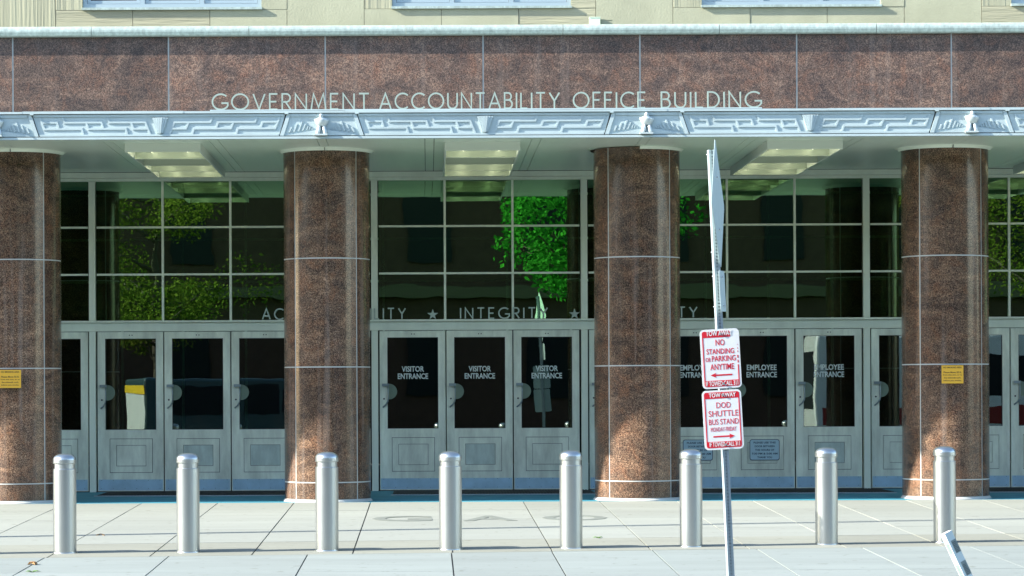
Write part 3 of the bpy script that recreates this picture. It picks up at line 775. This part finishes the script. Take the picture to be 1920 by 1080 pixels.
for k, (a, b, lb) in enumerate(((205, 540, 'black grating mat before the leftmost doors'), (738, 1104, 'black grating mat before the VISITOR ENTRANCE doors'), (1270, 1640, 'black grating mat before the EMPLOYEE ENTRANCE doors'), (1800, 2160, 'black grating mat before the doors beyond the last column'))):
    o = thing('floor_mat', lb, 'mat', (X((a + b) / 2), -.93, 0.0), 0, 'black grating mats in front of the doors')
    hw = (b - a) / 2 / PX
    MB().box(-hw, hw, -.68, .68, .001, .010).build('tray', M['mat'], o)
    rb = MB()
    n = int(hw * 2 / .04)
    for q in range(n): rb.box(-hw + .02 + q * .04, -hw + .038 + q * .04, -.65, .65, .0105, .018)
    tag(rb.build('ribs', M['mat'], o), kind='stuff')
    fm = MB(); fm.frame(-hw - .02, hw + .02, 0, 0, 0, 0, 0) if False else None
    MB().box(-hw - .02, hw + .02, -.705, -.682, .0005, .014).build('metal_edge', M['galv'], o)
# small boxes on the gutter
p = P(1115, 40.5, 34.3); o = thing('small_box', 'pale green upright box on the gutter ledge, left one of two', 'box', (p[0], p[1], gz + GR + .004))
MB().box(-.065, .065, -.05, .05, 0, .085).build('case', M['lightbox'], o); MB().box(-.07, .07, -.055, .055, .085, .094).build('lid', M['lightbox'], o)
p = P(1137, 42, 34.3); o = thing('small_box', 'dimmer pale green box on the gutter ledge, right one of two', 'box', (p[0], p[1] + .03, gz + GR + .004))
MB().box(-.07, .07, -.04, .04, 0, .06).build('case', M['lime'], o); MB().box(-.074, .074, -.045, .045, .06, .068).build('lid', M['lime'], o)

# ------------------------------------------------------------------ bollards
bx = [(-108, 1041), (122, 1038), (353, 1036.5), (613.5, 1033.5), (845, 1031.5), (1071, 1029), (1296, 1026), (1550, 1021.5), (1771.5, 1018), (2010, 1015)]
def make_bollard():
    o = thing('bollard', 'x', 'bollard', (0, 0, 0), 0, 'brushed steel bollards across the pavement')
    r, h = .108, .93
    MB().lathe([(r + .008, -.004), (r + .006, .006), (r, .008), (r, .785), (r - .003, .789), (r - .011, .789)], 48).build('shaft', M['steel'], o)
    MB().lathe([(r - .011, .785), (r - .011, .842), ], 48).build('neck_ring', M['steel'], o)
    dome = [(r - .012, .838), (r - .001, .838), (r + .001, .843), (r + .001, .872)]
    cap = MB().lathe(dome, 48)
    pr = [(r + .001, .872)] + [((r + .001) * math.cos(R(t)) ** .75, .872 + .058 * math.sin(R(t))) for t in range(8, 90, 8)] + [(.001, .93)]
    rings = []
    for rr2, z in pr: rings.append([(rr2 * math.cos(2 * math.pi * k / 48), rr2 * math.sin(2 * math.pi * k / 48), z) for k in range(48)])
    cap.loft(rings, False); cap.build('domed_cap', M['steel'], o)
    return o
b0 = make_bollard()
bl = ['just outside the left edge of the photo', 'leftmost, beside the leftmost column base', 'in front of the doors left of the second column', 'in front of the second column', 'covering the gap between the first two VISITOR ENTRANCE doors', 'before the third VISITOR ENTRANCE door, left of the third column', 'right against the third column, left of the sign post', 'in front of the EMPLOYEE ENTRANCE doors right of the sign post', 'in front of the rightmost column, above the leaning stake', 'just outside the right edge of the photo']
for k, (px, py) in enumerate(bx):
    o = b0 if k == 0 else copy_tree(b0)
    D = 26.4 + .55
    for _ in range(20):
        h_ = EYE - G(-DD + D - .108); yy = (py - CY) + A * (px - CX); D = h_ * F / yy + .108
    q = P(px, py, D); o.location = (q[0], q[1], G(q[1])); o.rotation_euler = (0, 0, rnd.uniform(0, 6))
    o['label'] = 'brushed steel bollard ' + bl[k]
print('BOLLARD D', D)

# ------------------------------------------------------------------ sign post and its signs
DS = 21.3; u = F / DS
top = Vector(P(1333, 281, DS)); bot = Vector(P(1370, 1080, DS))
ax = (top - bot).normalized(); gl = bot - ax * ((bot.z - G(bot.y)) / ax.z)
lean = math.atan2(-(ax.x), ax.z)
Lp = (top - gl).length
post = thing('sign_post', 'leaning perforated square steel post carrying the red and white parking signs', 'sign post', tuple(gl)); post.rotation_euler = (Matrix.Rotation(-lean, 3, 'Y') @ Matrix.Rotation(R(12), 3, 'Z')).to_euler()
pw = .024
pm = MB()
pm.box(-pw, -.0065, -pw, -pw + .003, 0, Lp); pm.box(.0065, pw, -pw, -pw + .003, 0, Lp)
nh = int(Lp / .0254)
for k in range(nh): pm.box(-.0065, .0065, -pw, -pw + .003, k * .0254, k * .0254 + .0135)
pm.box(-pw, -pw + .003, -pw + .003, pw, 0, Lp); pm.box(pw - .003, pw, -pw + .003, pw, 0, Lp); pm.box(-pw + .003, pw - .003, pw - .003, pw, 0, Lp)
pm.build('post', M['galv'], post)
MB().box(-.012, .012, pw - .006, pw - .0035, 0, Lp).build('post_lining', M['label'], post)
for py in (290, 473, 518, 575):
    s = (P(1350, py, DS)[2] - gl.z) / ax.z
    mb = MB(); mb.tube([(-pw - .012, 0, s), (-pw, 0, s)], .006, 8); mb.build('bolt', M['bolt'], post)
def post_point(py): 
    z = P(1355, py, DS)[2]; return gl + ax * ((z - gl.z) / ax.z)
RD = R(3.0)
def red_sign(cpx, cpy, label, which):
    q = P(cpx, cpy, DS - .04); o = thing('parking_sign', label, 'sign', q, 0, 'red and white tow away signs on the leaning post')
    o.rotation_euler = (0, -RD, R(3))
    W, H = .300, .452
    MB().prism_xz(rrect(W, H, .032), .002, .0045).build('plate', M['signback'], o)
    MB().prism_xz(rrect(W - .001, H - .001, .0318), 0, .0018).build('white_face', M['signwhite'], o)
    rd = MB(); y0, y1 = -.0010, -.0002
    bw = .0085; W2, H2 = W - .030, H - .030
    tz = H2 / 2 - .048; bz = -H2 / 2 + (.047)
    # red bands at head and foot, thin red border at the sides
    r = .016
    hd = [(-W2 / 2, tz), (W2 / 2, tz), (W2 / 2, H2 / 2 - r)] + [(W2 / 2 - r + r * math.cos(R(a)), H2 / 2 - r + r * math.sin(R(a))) for a in (20, 45, 70, 90)] + [(-W2 / 2 + r + r * math.cos(R(a)), H2 / 2 - r + r * math.sin(R(a))) for a in (90, 110, 135, 160, 180)]
    if which == 1:      # the paint has come off the head band at its right end
        hd = [(-W2 / 2, tz), (W2 / 2 - .058, tz), (W2 / 2 - .050, tz + .015), (W2 / 2 - .062, tz + .025), (W2 / 2 - .048, tz + .034), (W2 / 2 - .055, H2 / 2)] + [(-W2 / 2 + r + r * math.cos(R(a)), H2 / 2 - r + r * math.sin(R(a))) for a in (90, 110, 135, 160, 180)]
    rd.prism_xz(hd, y0, y1)
    ft = [(-W2 / 2 + r + r * math.cos(R(a)), -H2 / 2 + r + r * math.sin(R(a))) for a in (180, 200, 225, 250, 270)] + [(W2 / 2 - r + r * math.cos(R(a)), -H2 / 2 + r + r * math.sin(R(a))) for a in (270, 290, 315, 340, 360)] + [(W2 / 2, bz), (-W2 / 2, bz)]
    rd.prism_xz(ft, y0, y1)
    rd.box(-W2 / 2, -W2 / 2 + bw, y0, y1, bz, tz)
    if which == 1:
        for za, zb_ in ((bz, -.05), (-.035, -.015), (0, .022), (.045, .055), (.07, .078), (.1, .104)): rd.box(W2 / 2 - bw + (.003 if za > 0.03 else 0), W2 / 2, y0, y1, za, zb_)
    else: rd.box(W2 / 2 - bw, W2 / 2, y0, y1, bz, tz)
    zz = lambda py: (cpy - py) / u
    if which == 1:
        tx = (('NO', 1350, 642, 17, 11.5, .010), ('STANDING', 1350.5, 658.5, 52, 10, .010), ('PARKING', 1357, 672, 45, 10.5, .010), ('OR', 1327.5, 673.5, 9.5, 8, 0), ('ANYTIME', 1354, 687.5, 45, 11, .010)); ay, dr = 703, -1
        hl = ('TOW AWAY', 1348, 624.5, 49, 9.5, .02); fo = ('IF TOWED-CALL 311', 1353.5, 718.5, 61, 9, .010)
    else:
        tx = (('DOD', 1356.5, 759.5, 27, 11, 0), ('SHUTTLE', 1356.5, 775, 56, 11, 0), ('BUS STAND', 1357, 790.5, 56, 10.5, 0), ('MONDAY-FRIDAY', 1356.5, 804.5, 48, 8, -.01)); ay, dr = 818, 1
        hl = ('TOW AWAY', 1354.5, 740.5, 51, 8, .02); fo = ('IF TOWED-CALL 311', 1358.5, 832.5, 57, 8.5, .010)
    sk = math.tan(RD)
    for s, px, py, ww, hh, bo in tx: text_into(rd, s, (px - cpx) / u - sk * 0 - (cpy - py) / u * -sk, zz(py), ww / u, hh / u, -.0002, bo, .0008)
    az_ = zz(ay); l_ = .085
    rd.prism_xz([(-l_ * .95 + (0 if dr < 0 else -.0), az_ - .0055), (l_ - .03, az_ - .0055), (l_ - .03, az_ + .0055), (-l_ * .95, az_ + .0055)] if dr > 0 else [(-l_ + .03, az_ - .0055), (l_ * .95, az_ - .0055), (l_ * .95, az_ + .0055), (-l_ + .03, az_ + .0055)], y0, y1)
    hx = dr * l_; bk = dr * (l_ - .042)
    tri = [(hx, az_), (bk, az_ + .018), (bk + dr * .006, az_), (bk, az_ - .018)]
    rd.prism_xz(tri if dr < 0 else tri[::-1], y0 - .0003, y1)
    rd.build('red_print', M['signred'], o)
    wt = MB()
    for s, px, py, ww, hh, bo in (hl, fo): text_into(wt, s, (px - cpx) / u + (cpy - py) / u * sk, zz(py), ww / u, hh / u, -.0012, bo, .0008)
    wt.build('white_lettering', M['signwhite'], o)
    for z in (H / 2 - .036, -H / 2 + .036): 
        bb = MB(); bb.disc((.006, z), .009, -.008, -.001, 12); bb.build('bolt', M['bolt'], o)
    return o
red_sign(1351.5, 672.5, 'upper red and white sign reading NO STANDING OR PARKING ANYTIME with a left arrow', 1)
red_sign(1355.5, 787, 'lower red and white sign reading DOD SHUTTLE BUS STAND with a right arrow', 2)
# the diamond and the small plate seen edge-on
q = P(1347, 381, DS); o = thing('diamond_sign', 'large diamond shaped aluminium sign seen almost edge-on at the top of the post', 'sign', (q[0] - .002, q[1] + .02, q[2]))
o.rotation_euler = (Matrix.Rotation(-R(2.4), 3, 'Y') @ Matrix.Rotation(R(78.6), 3, 'Z')).to_euler()
dm = []
hdg = .515
for k in range(4):
    a = R(90 * k)
    for t_ in (-1, 1):
        c_ = Vector((math.cos(a), math.sin(a))) * (hdg - .03); tdir = Vector((-math.sin(a), math.cos(a))) * .02 * t_
        dm.append(tuple(c_ + tdir))
MB().prism_xz(dm, -.0015, .0015).build('plate', M['signback'], o)
bb = MB(); bb.disc((-.03, .2), .01, -.012, .012, 10); bb.disc((-.03, -.2), .01, -.012, .012, 10); bb.build('bolt', M['bolt'], o)
q = P(1354.5, 546, DS); o = thing('small_plate_sign', 'small round cornered aluminium sign seen edge-on below the diamond sign', 'sign', (q[0], q[1] + .0, q[2]))
o.rotation_euler = (Matrix.Rotation(-R(2.6), 3, 'Y') @ Matrix.Rotation(R(75), 3, 'Z')).to_euler()
MB().prism_xz(rrect(.26, .31, .03), -.0015, .0015).build('plate', M['signback'], o)
bb = MB(); bb.disc((0, .11), .009, -.01, .01, 10); bb.disc((0, -.11), .009, -.01, .01, 10); bb.build('bolt', M['bolt'], o)

# leaning stake
DK = 20.5; a_ = Vector(P(1774, 999, DK)); b_ = Vector(P(1814, 1085, DK)); ax2 = (a_ - b_).normalized(); g2 = b_ - ax2 * ((b_.z - G(b_.y)) / ax2.z)
ln2 = math.atan2(-ax2.x, ax2.z); L2 = (a_ - g2).length
o = thing('leaning_stake', 'white wrapped wooden stake with two grey printed labels leaning at the lower right', 'stake', tuple(g2))
o.rotation_euler = Matrix.Rotation(-ln2, 3, 'Y').to_euler() if False else (Matrix.Rotation(-ln2, 3, 'Y') @ Matrix.Rotation(R(25), 3, 'Z')).to_euler()
MB().box(-.034, .034, -.028, .028, 0, L2).build('stake', M['wood'], o)
MB().box(-.0345, .0345, -.0285, .0285, L2, L2 + .003).build('end_cap', M['signwhite'], o)
for z0, z1 in ((L2 - .165, L2 - .065), (L2 - .345, L2 - .235)):
    MB().box(-.012, .0345, -.0295, -.0282, z0, z1).build('label', M['label'], o)
    lb_ = MB()
    for k in range(7):
        lb_.box(-.008, .031 - rnd.uniform(0, .012), -.0305, -.0297, z0 + .008 + k * .012, z0 + .013 + k * .012)
    lb_.build('label_print', M['labeld'], o)
    MB().box(-.0352, -.0343, -.02, .02, z0 + .01, z1 - .01).build('side_label', M['label'], o)

# leaf and twig
q = P(60, 1063, 24.9); yl = q[1]
mb = MB(); mb.prism_xz([(0, 0), (.04, .012), (.08, .0), (.07, .028), (.045, .034), (.02, .03)], -.02, .02)
mb.v = [(x + rnd.uniform(-.008, .008), y * 2 + rnd.uniform(-.02, .02), z * .8) for x, y, z in mb.v]
tag(mb.build('fallen_leaf', M['leafdry'], None, (q[0] - .04, yl, G(yl) + .002)), 'curled brown fallen leaf on the paving at the lower left', 'leaf')
q = P(187, 997, 28.6)
mb = MB(); mb.tube([(-.04, 0, .004), (.0, .08, .012), (.05, .02, .004)], .003, 5); mb.tube([(0, .08, .012), (.06, -.12, .004)], .0025, 5); mb.tube([(.0, .08, .01), (-.02, -.1, .004)], .002, 5)
tag(mb.build('twig', M['leafdry'], None, (q[0], q[1], G(q[1]))), 'small brown twig on the pale paving between the two leftmost bollards', 'twig')
for (px, py, D_) in ((1123, 1010, 27.9), (60, 1078, 24.1)):
    q = P(px, py, D_); mb = MB()
    for k in range(9):
        a = rnd.uniform(0, 6.28); l_ = rnd.uniform(.02, .05); mb.tube([(0, 0, 0), (l_ * math.cos(a), l_ * math.sin(a), .012), (1.6 * l_ * math.cos(a), 1.6 * l_ * math.sin(a), .004)], [.003, .004, .001], 4)
    tag(mb.build('weed', M['weed'], None, (q[0], q[1], G(q[1]))), 'tiny green weed in the paving near the third column' if px > 500 else 'tiny green weed at the lower left photo edge', 'weed')

# ------------------------------------------------------------------ behind the camera: what the glass and the metal mirror
pl = thing('street_lamp', 'tall grey street lamp standing left of the photo that throws the long thin shadow', 'street lamp', (-9.0, -10.42, G(-10.42)))
MB().lathe([(.16, 0), (.15, .5), (.085, .55), (.06, 11.2), (.001, 11.22)], 20).build('pole', M['galv'], pl)
mb = MB(); mb.tube([(0, 0, 10.9), (-.6, -.8, 11.3), (-1.1, -1.6, 11.35)], .035, 8); mb.build('arm', M['galv'], pl)
mb = MB(); mb.box(-1.3, -.95, -2.2, -1.5, 11.3, 11.42); mb.build('lamp_head', M['galv'], pl)

def tree(loc, h, cr, leaf, n, label, z0=.32, seed=1, leafs=.13, lo=.42):
    r2 = random.Random(seed)
    t = thing('street_tree', label, 'tree', loc, 0, 'olive shade trees far down the street' if 'of the row' in label else None)
    mb = MB(); pts = [(0, 0, 0), (.05, .03, h * .2), (-.05, .02, h * .4), (.08, -.05, h * .6), (0, 0, h * .85)]
    mb.tube(pts, [.2, .17, .13, .09, .03], 10)
    cl = []
    for k in range(14):
        a = r2.uniform(0, 6.28); s = r2.uniform(lo, .75); st = Vector((0, 0, h * s))
        e = st + Vector((math.cos(a) * cr * r2.uniform(.5, .9), math.sin(a) * cr * r2.uniform(.5, .9), h * r2.uniform(.02, .22)))
        mb.tube([tuple(st), tuple((st + e) / 2 + Vector((0, 0, .15))), tuple(e)], [.06, .04, .015], 6); cl.append((e, cr * r2.uniform(.18, .32)))
        cl.append(((st + e) / 2, cr * r2.uniform(.15, .25)))
    for k in range(6): cl.append((Vector((r2.gauss(0, cr * .3), r2.gauss(0, cr * .3), h * r2.uniform(.7, .98))), cr * r2.uniform(.2, .32)))
    mb.build('trunk', M['bark'], t)
    lv = MB()
    for k in range(n):
        c, rr2 = cl[r2.randrange(len(cl))]
        v = Vector((r2.gauss(0, 1), r2.gauss(0, 1), r2.gauss(0, 1))).normalized() * rr2 * r2.uniform(.55, 1.05)
        v.z *= .7; p = c + v
        a1 = Vector((r2.gauss(0, 1), r2.gauss(0, 1), r2.gauss(0, .6))).normalized() * leafs * r2.uniform(.6, 1.2); a2 = a1.cross(Vector((r2.gauss(0, 1), r2.gauss(0, 1), r2.gauss(0, 1)))).normalized() * leafs * .6
        b = len(lv.v); lv.v += [tuple(p - a1 / 2), tuple(p + a2 / 2), tuple(p + a1 / 2), tuple(p - a2 / 2)]; lv.face([b, b + 1, b + 2, b + 3])
    tag(lv.build('crown', leaf, t, fix=False), kind='stuff')
    return t
gz0 = -.3
for k, (x_, y_) in enumerate([(s_ * (26 + 9.5 * j), -47 + (j % 3)) for s_ in (-1, 1) for j in range(7 if s_ < 0 else 4)]):
    tree((x_, y_, gz0), 9 + k % 3, 4.8, M['leaf2'], 2200, '%s olive shade tree of the row running down the %s across the street' % (('nearest', 'second', 'third', 'fourth', 'fifth', 'sixth', 'farthest')[k % 7], 'left' if k < 7 else 'right'), seed=40 + k, leafs=.4, lo=.25)
tree((4.8, -47, gz0), 9.8, 3.7, M['leaf'], 6500, 'bright green street tree mirrored in the panes above the visitor doors', seed=3, leafs=.2, lo=.44)
tree((-8.5, -50, gz0), 10.5, 4.5, M['leaf2'], 14000, 'olive street tree mirrored in the panes left of the second column', seed=5, lo=.2)
tree((-14.0, -53, gz0), 11.5, 4.8, M['leaf2'], 12000, 'tall olive street tree at the far left across the street', seed=8, lo=.2)
tree((19, -50, gz0), 11, 4.5, M['leaf2'], 9000, 'olive street tree across the street on the right, behind the bus', seed=11)
ob = thing('brick_building', 'brown brick building across the street with rows of dark arched windows', 'building', (0, -70, -.3))
MB().box(-170, 92, -14, 0, 0, 14).build('wall', M['brick'], ob)
for z in (5.2, 10.6, 13.0): MB().box(-170.1, 92.1, .003, .35, z, z + .45).build('string_course', M['stone'], ob)
MB().box(-170.6, 92.6, -14.6, .8, 14.003, 14.8).build('cornice', M['stone'], ob)
wp = [(-.8, 0), (.8, 0), (.8, 2.2)] + [(.8 * math.cos(R(a)), 2.2 + .8 * math.sin(R(a))) for a in range(20, 180, 20)] + [(-.8, 2.2)]
wme = MB().prism_xz(wp, -.05, .05).mesh('window', M['brickdark'])
wfe = MB().frame(-.95, .95, -.15, 0, .15, -.12, .02).mesh('sill', M['stone'])
for z in (1.4, 6.6):
    for k in range(-11, 12): link('window', wme, ob, (k * 4.6, .06, z))

for nm, lb, x0_, x1_, y0_, y1_, h_ in (('sky_block_building', 'low brown building added unseen far left, keeping sky out of the column reflections', -95, -72, -66, -20, 11), ('sky_block_building', 'low brown building added unseen far right, narrowing the sky in the column reflections', 150, 175, -60, -24, 12)):  # added unseen masses that hide low sky from the column reflections
    o = thing(nm, lb, 'building', ((x0_ + x1_) / 2, (y0_ + y1_) / 2, -.5)); hx_, hy_ = (x1_ - x0_) / 2, (y1_ - y0_) / 2
    MB().box(-hx_, hx_, -hy_, hy_, 0, h_).build('wall', M['stone'], o); MB().box(-hx_ - .4, hx_ + .4, -hy_ - .4, hy_ + .4, h_ + .003, h_ + .6).build('cornice', M['stone'], o)
    sg_ = 1 if x0_ < 0 else -1
    wm = MB().box(-.05, .05, -.8, .8, 0, 2.0).mesh('window', M['brickdark'])
    for z in (1.5, 5, 8): 
        for k in range(int(hy_ * 2 / 4) - 1): link('window', wm, o, (sg_ * (hx_ + .03), -hy_ + 4 + 4 * k, z))
def vehicle(name, label, cat, loc, L, H, paint, prof, wins, wheels, rz=0, extra=None):
    o = thing(name, label, cat, loc, rz); Wd = 1.0 if H < 2.5 else 1.25
    mb = MB(); mb.prism_xz(prof, -Wd, Wd); ob_ = mb.build('body', paint, o)
    bv = ob_.modifiers.new('bevel', 'BEVEL'); bv.width = .07; bv.segments = 3; bv.limit_method = 'ANGLE'
    for (a, b, z0, z1) in wins:
        for s in (-1, 1): MB().prism_xz([(a, z0), (b, z0), (b - .03, z1), (a + .03, z1)], *( (Wd - .002, Wd + .006) if s > 0 else (-Wd - .006, -Wd + .002))).build('window', M['brickdark'], o)
    for x in wheels:
        for s in (-1, 1):
            w_ = MB(); w_.disc((0, 0), .38, -.12, .12, 24); wo_ = w_.build('wheel', M['tyre'], o, (x, s * (Wd - .1), .38))
            h_ = MB(); h_.disc((0, 0), .2, -.135 if s < 0 else .121, -.121 if s < 0 else .135, 16); h_.build('rim', M['steel'], wo_)
    if extra: extra(o, Wd)
    return o
def van_extra(o, Wd):
    MB().box(-2.509, -2.502, -.93, .93, .45, 1.73).build('rear_door', M['vanwhite'], o)
    MB().box(-2.512, -2.502, -.97, .97, 1.74, 1.93).build('yellow_stripe', M['vehyellow'], o)
    MB().box(2.56, 2.585, -.8, -.5, .75, .95).build('headlight', M['signwhite'], o); MB().box(2.56, 2.585, .5, .8, .75, .95).build('headlight', M['signwhite'], o)
vehicle('parked_van', 'dark teal van with white rear doors and yellow stripe parked across the street', 'van', (-4.95, -32.5, -.44), 5.1, 2.1, M['vanteal'],
        [(-2.5, .3), (2.5, .3), (2.56, 1.1), (1.75, 1.3), (1.1, 2.1), (-2.5, 2.1)], [(-2.2, -.1, 1.2, 1.9), (.0, .95, 1.2, 1.95), (1.0, 1.45, 1.25, 1.8)], (-1.6, 1.6), R(-20), van_extra)
def bus_extra(o, Wd):
    for s in (-1, 1): MB().box(-5.6, 5.6, *((Wd + .002, Wd + .008) if s > 0 else (-Wd - .008, -Wd - .002)), .9, 1.35).build('red_band', M['busred'], o)
    MB().box(-5.82, -5.80, -1.05, 1.05, 1.3, 2.7).build('windscreen', M['brickdark'], o)
vehicle('parked_bus', 'white bus with a dark red band parked across the street on the right', 'bus', (15.2, -31.2, -.44), 11.6, 3.1, M['vanwhite'],
        [(-5.8, .35), (5.8, .35), (5.8, 3.1), (-5.7, 3.1), (-5.8, 2.8)], [(-5.4 + 1.8 * k, -3.8 + 1.8 * k, 1.6, 2.6) for k in range(6)], (-3.9, 3.6), 0, bus_extra)
vehicle('parked_car', 'dark blue car parked across the street left of the white van', 'car', (-12.5, -31.9, -.44), 4.4, 1.45, M['carblue'],
        [(-2.2, .25), (2.2, .25), (2.25, .8), (1.2, .92), (.6, 1.42), (-1.0, 1.45), (-1.8, .98), (-2.2, .9)], [(-1.0, -.25, .95, 1.32), (-.15, .65, .95, 1.32)], (-1.35, 1.35))
print('objects', len(bpy.data.objects))
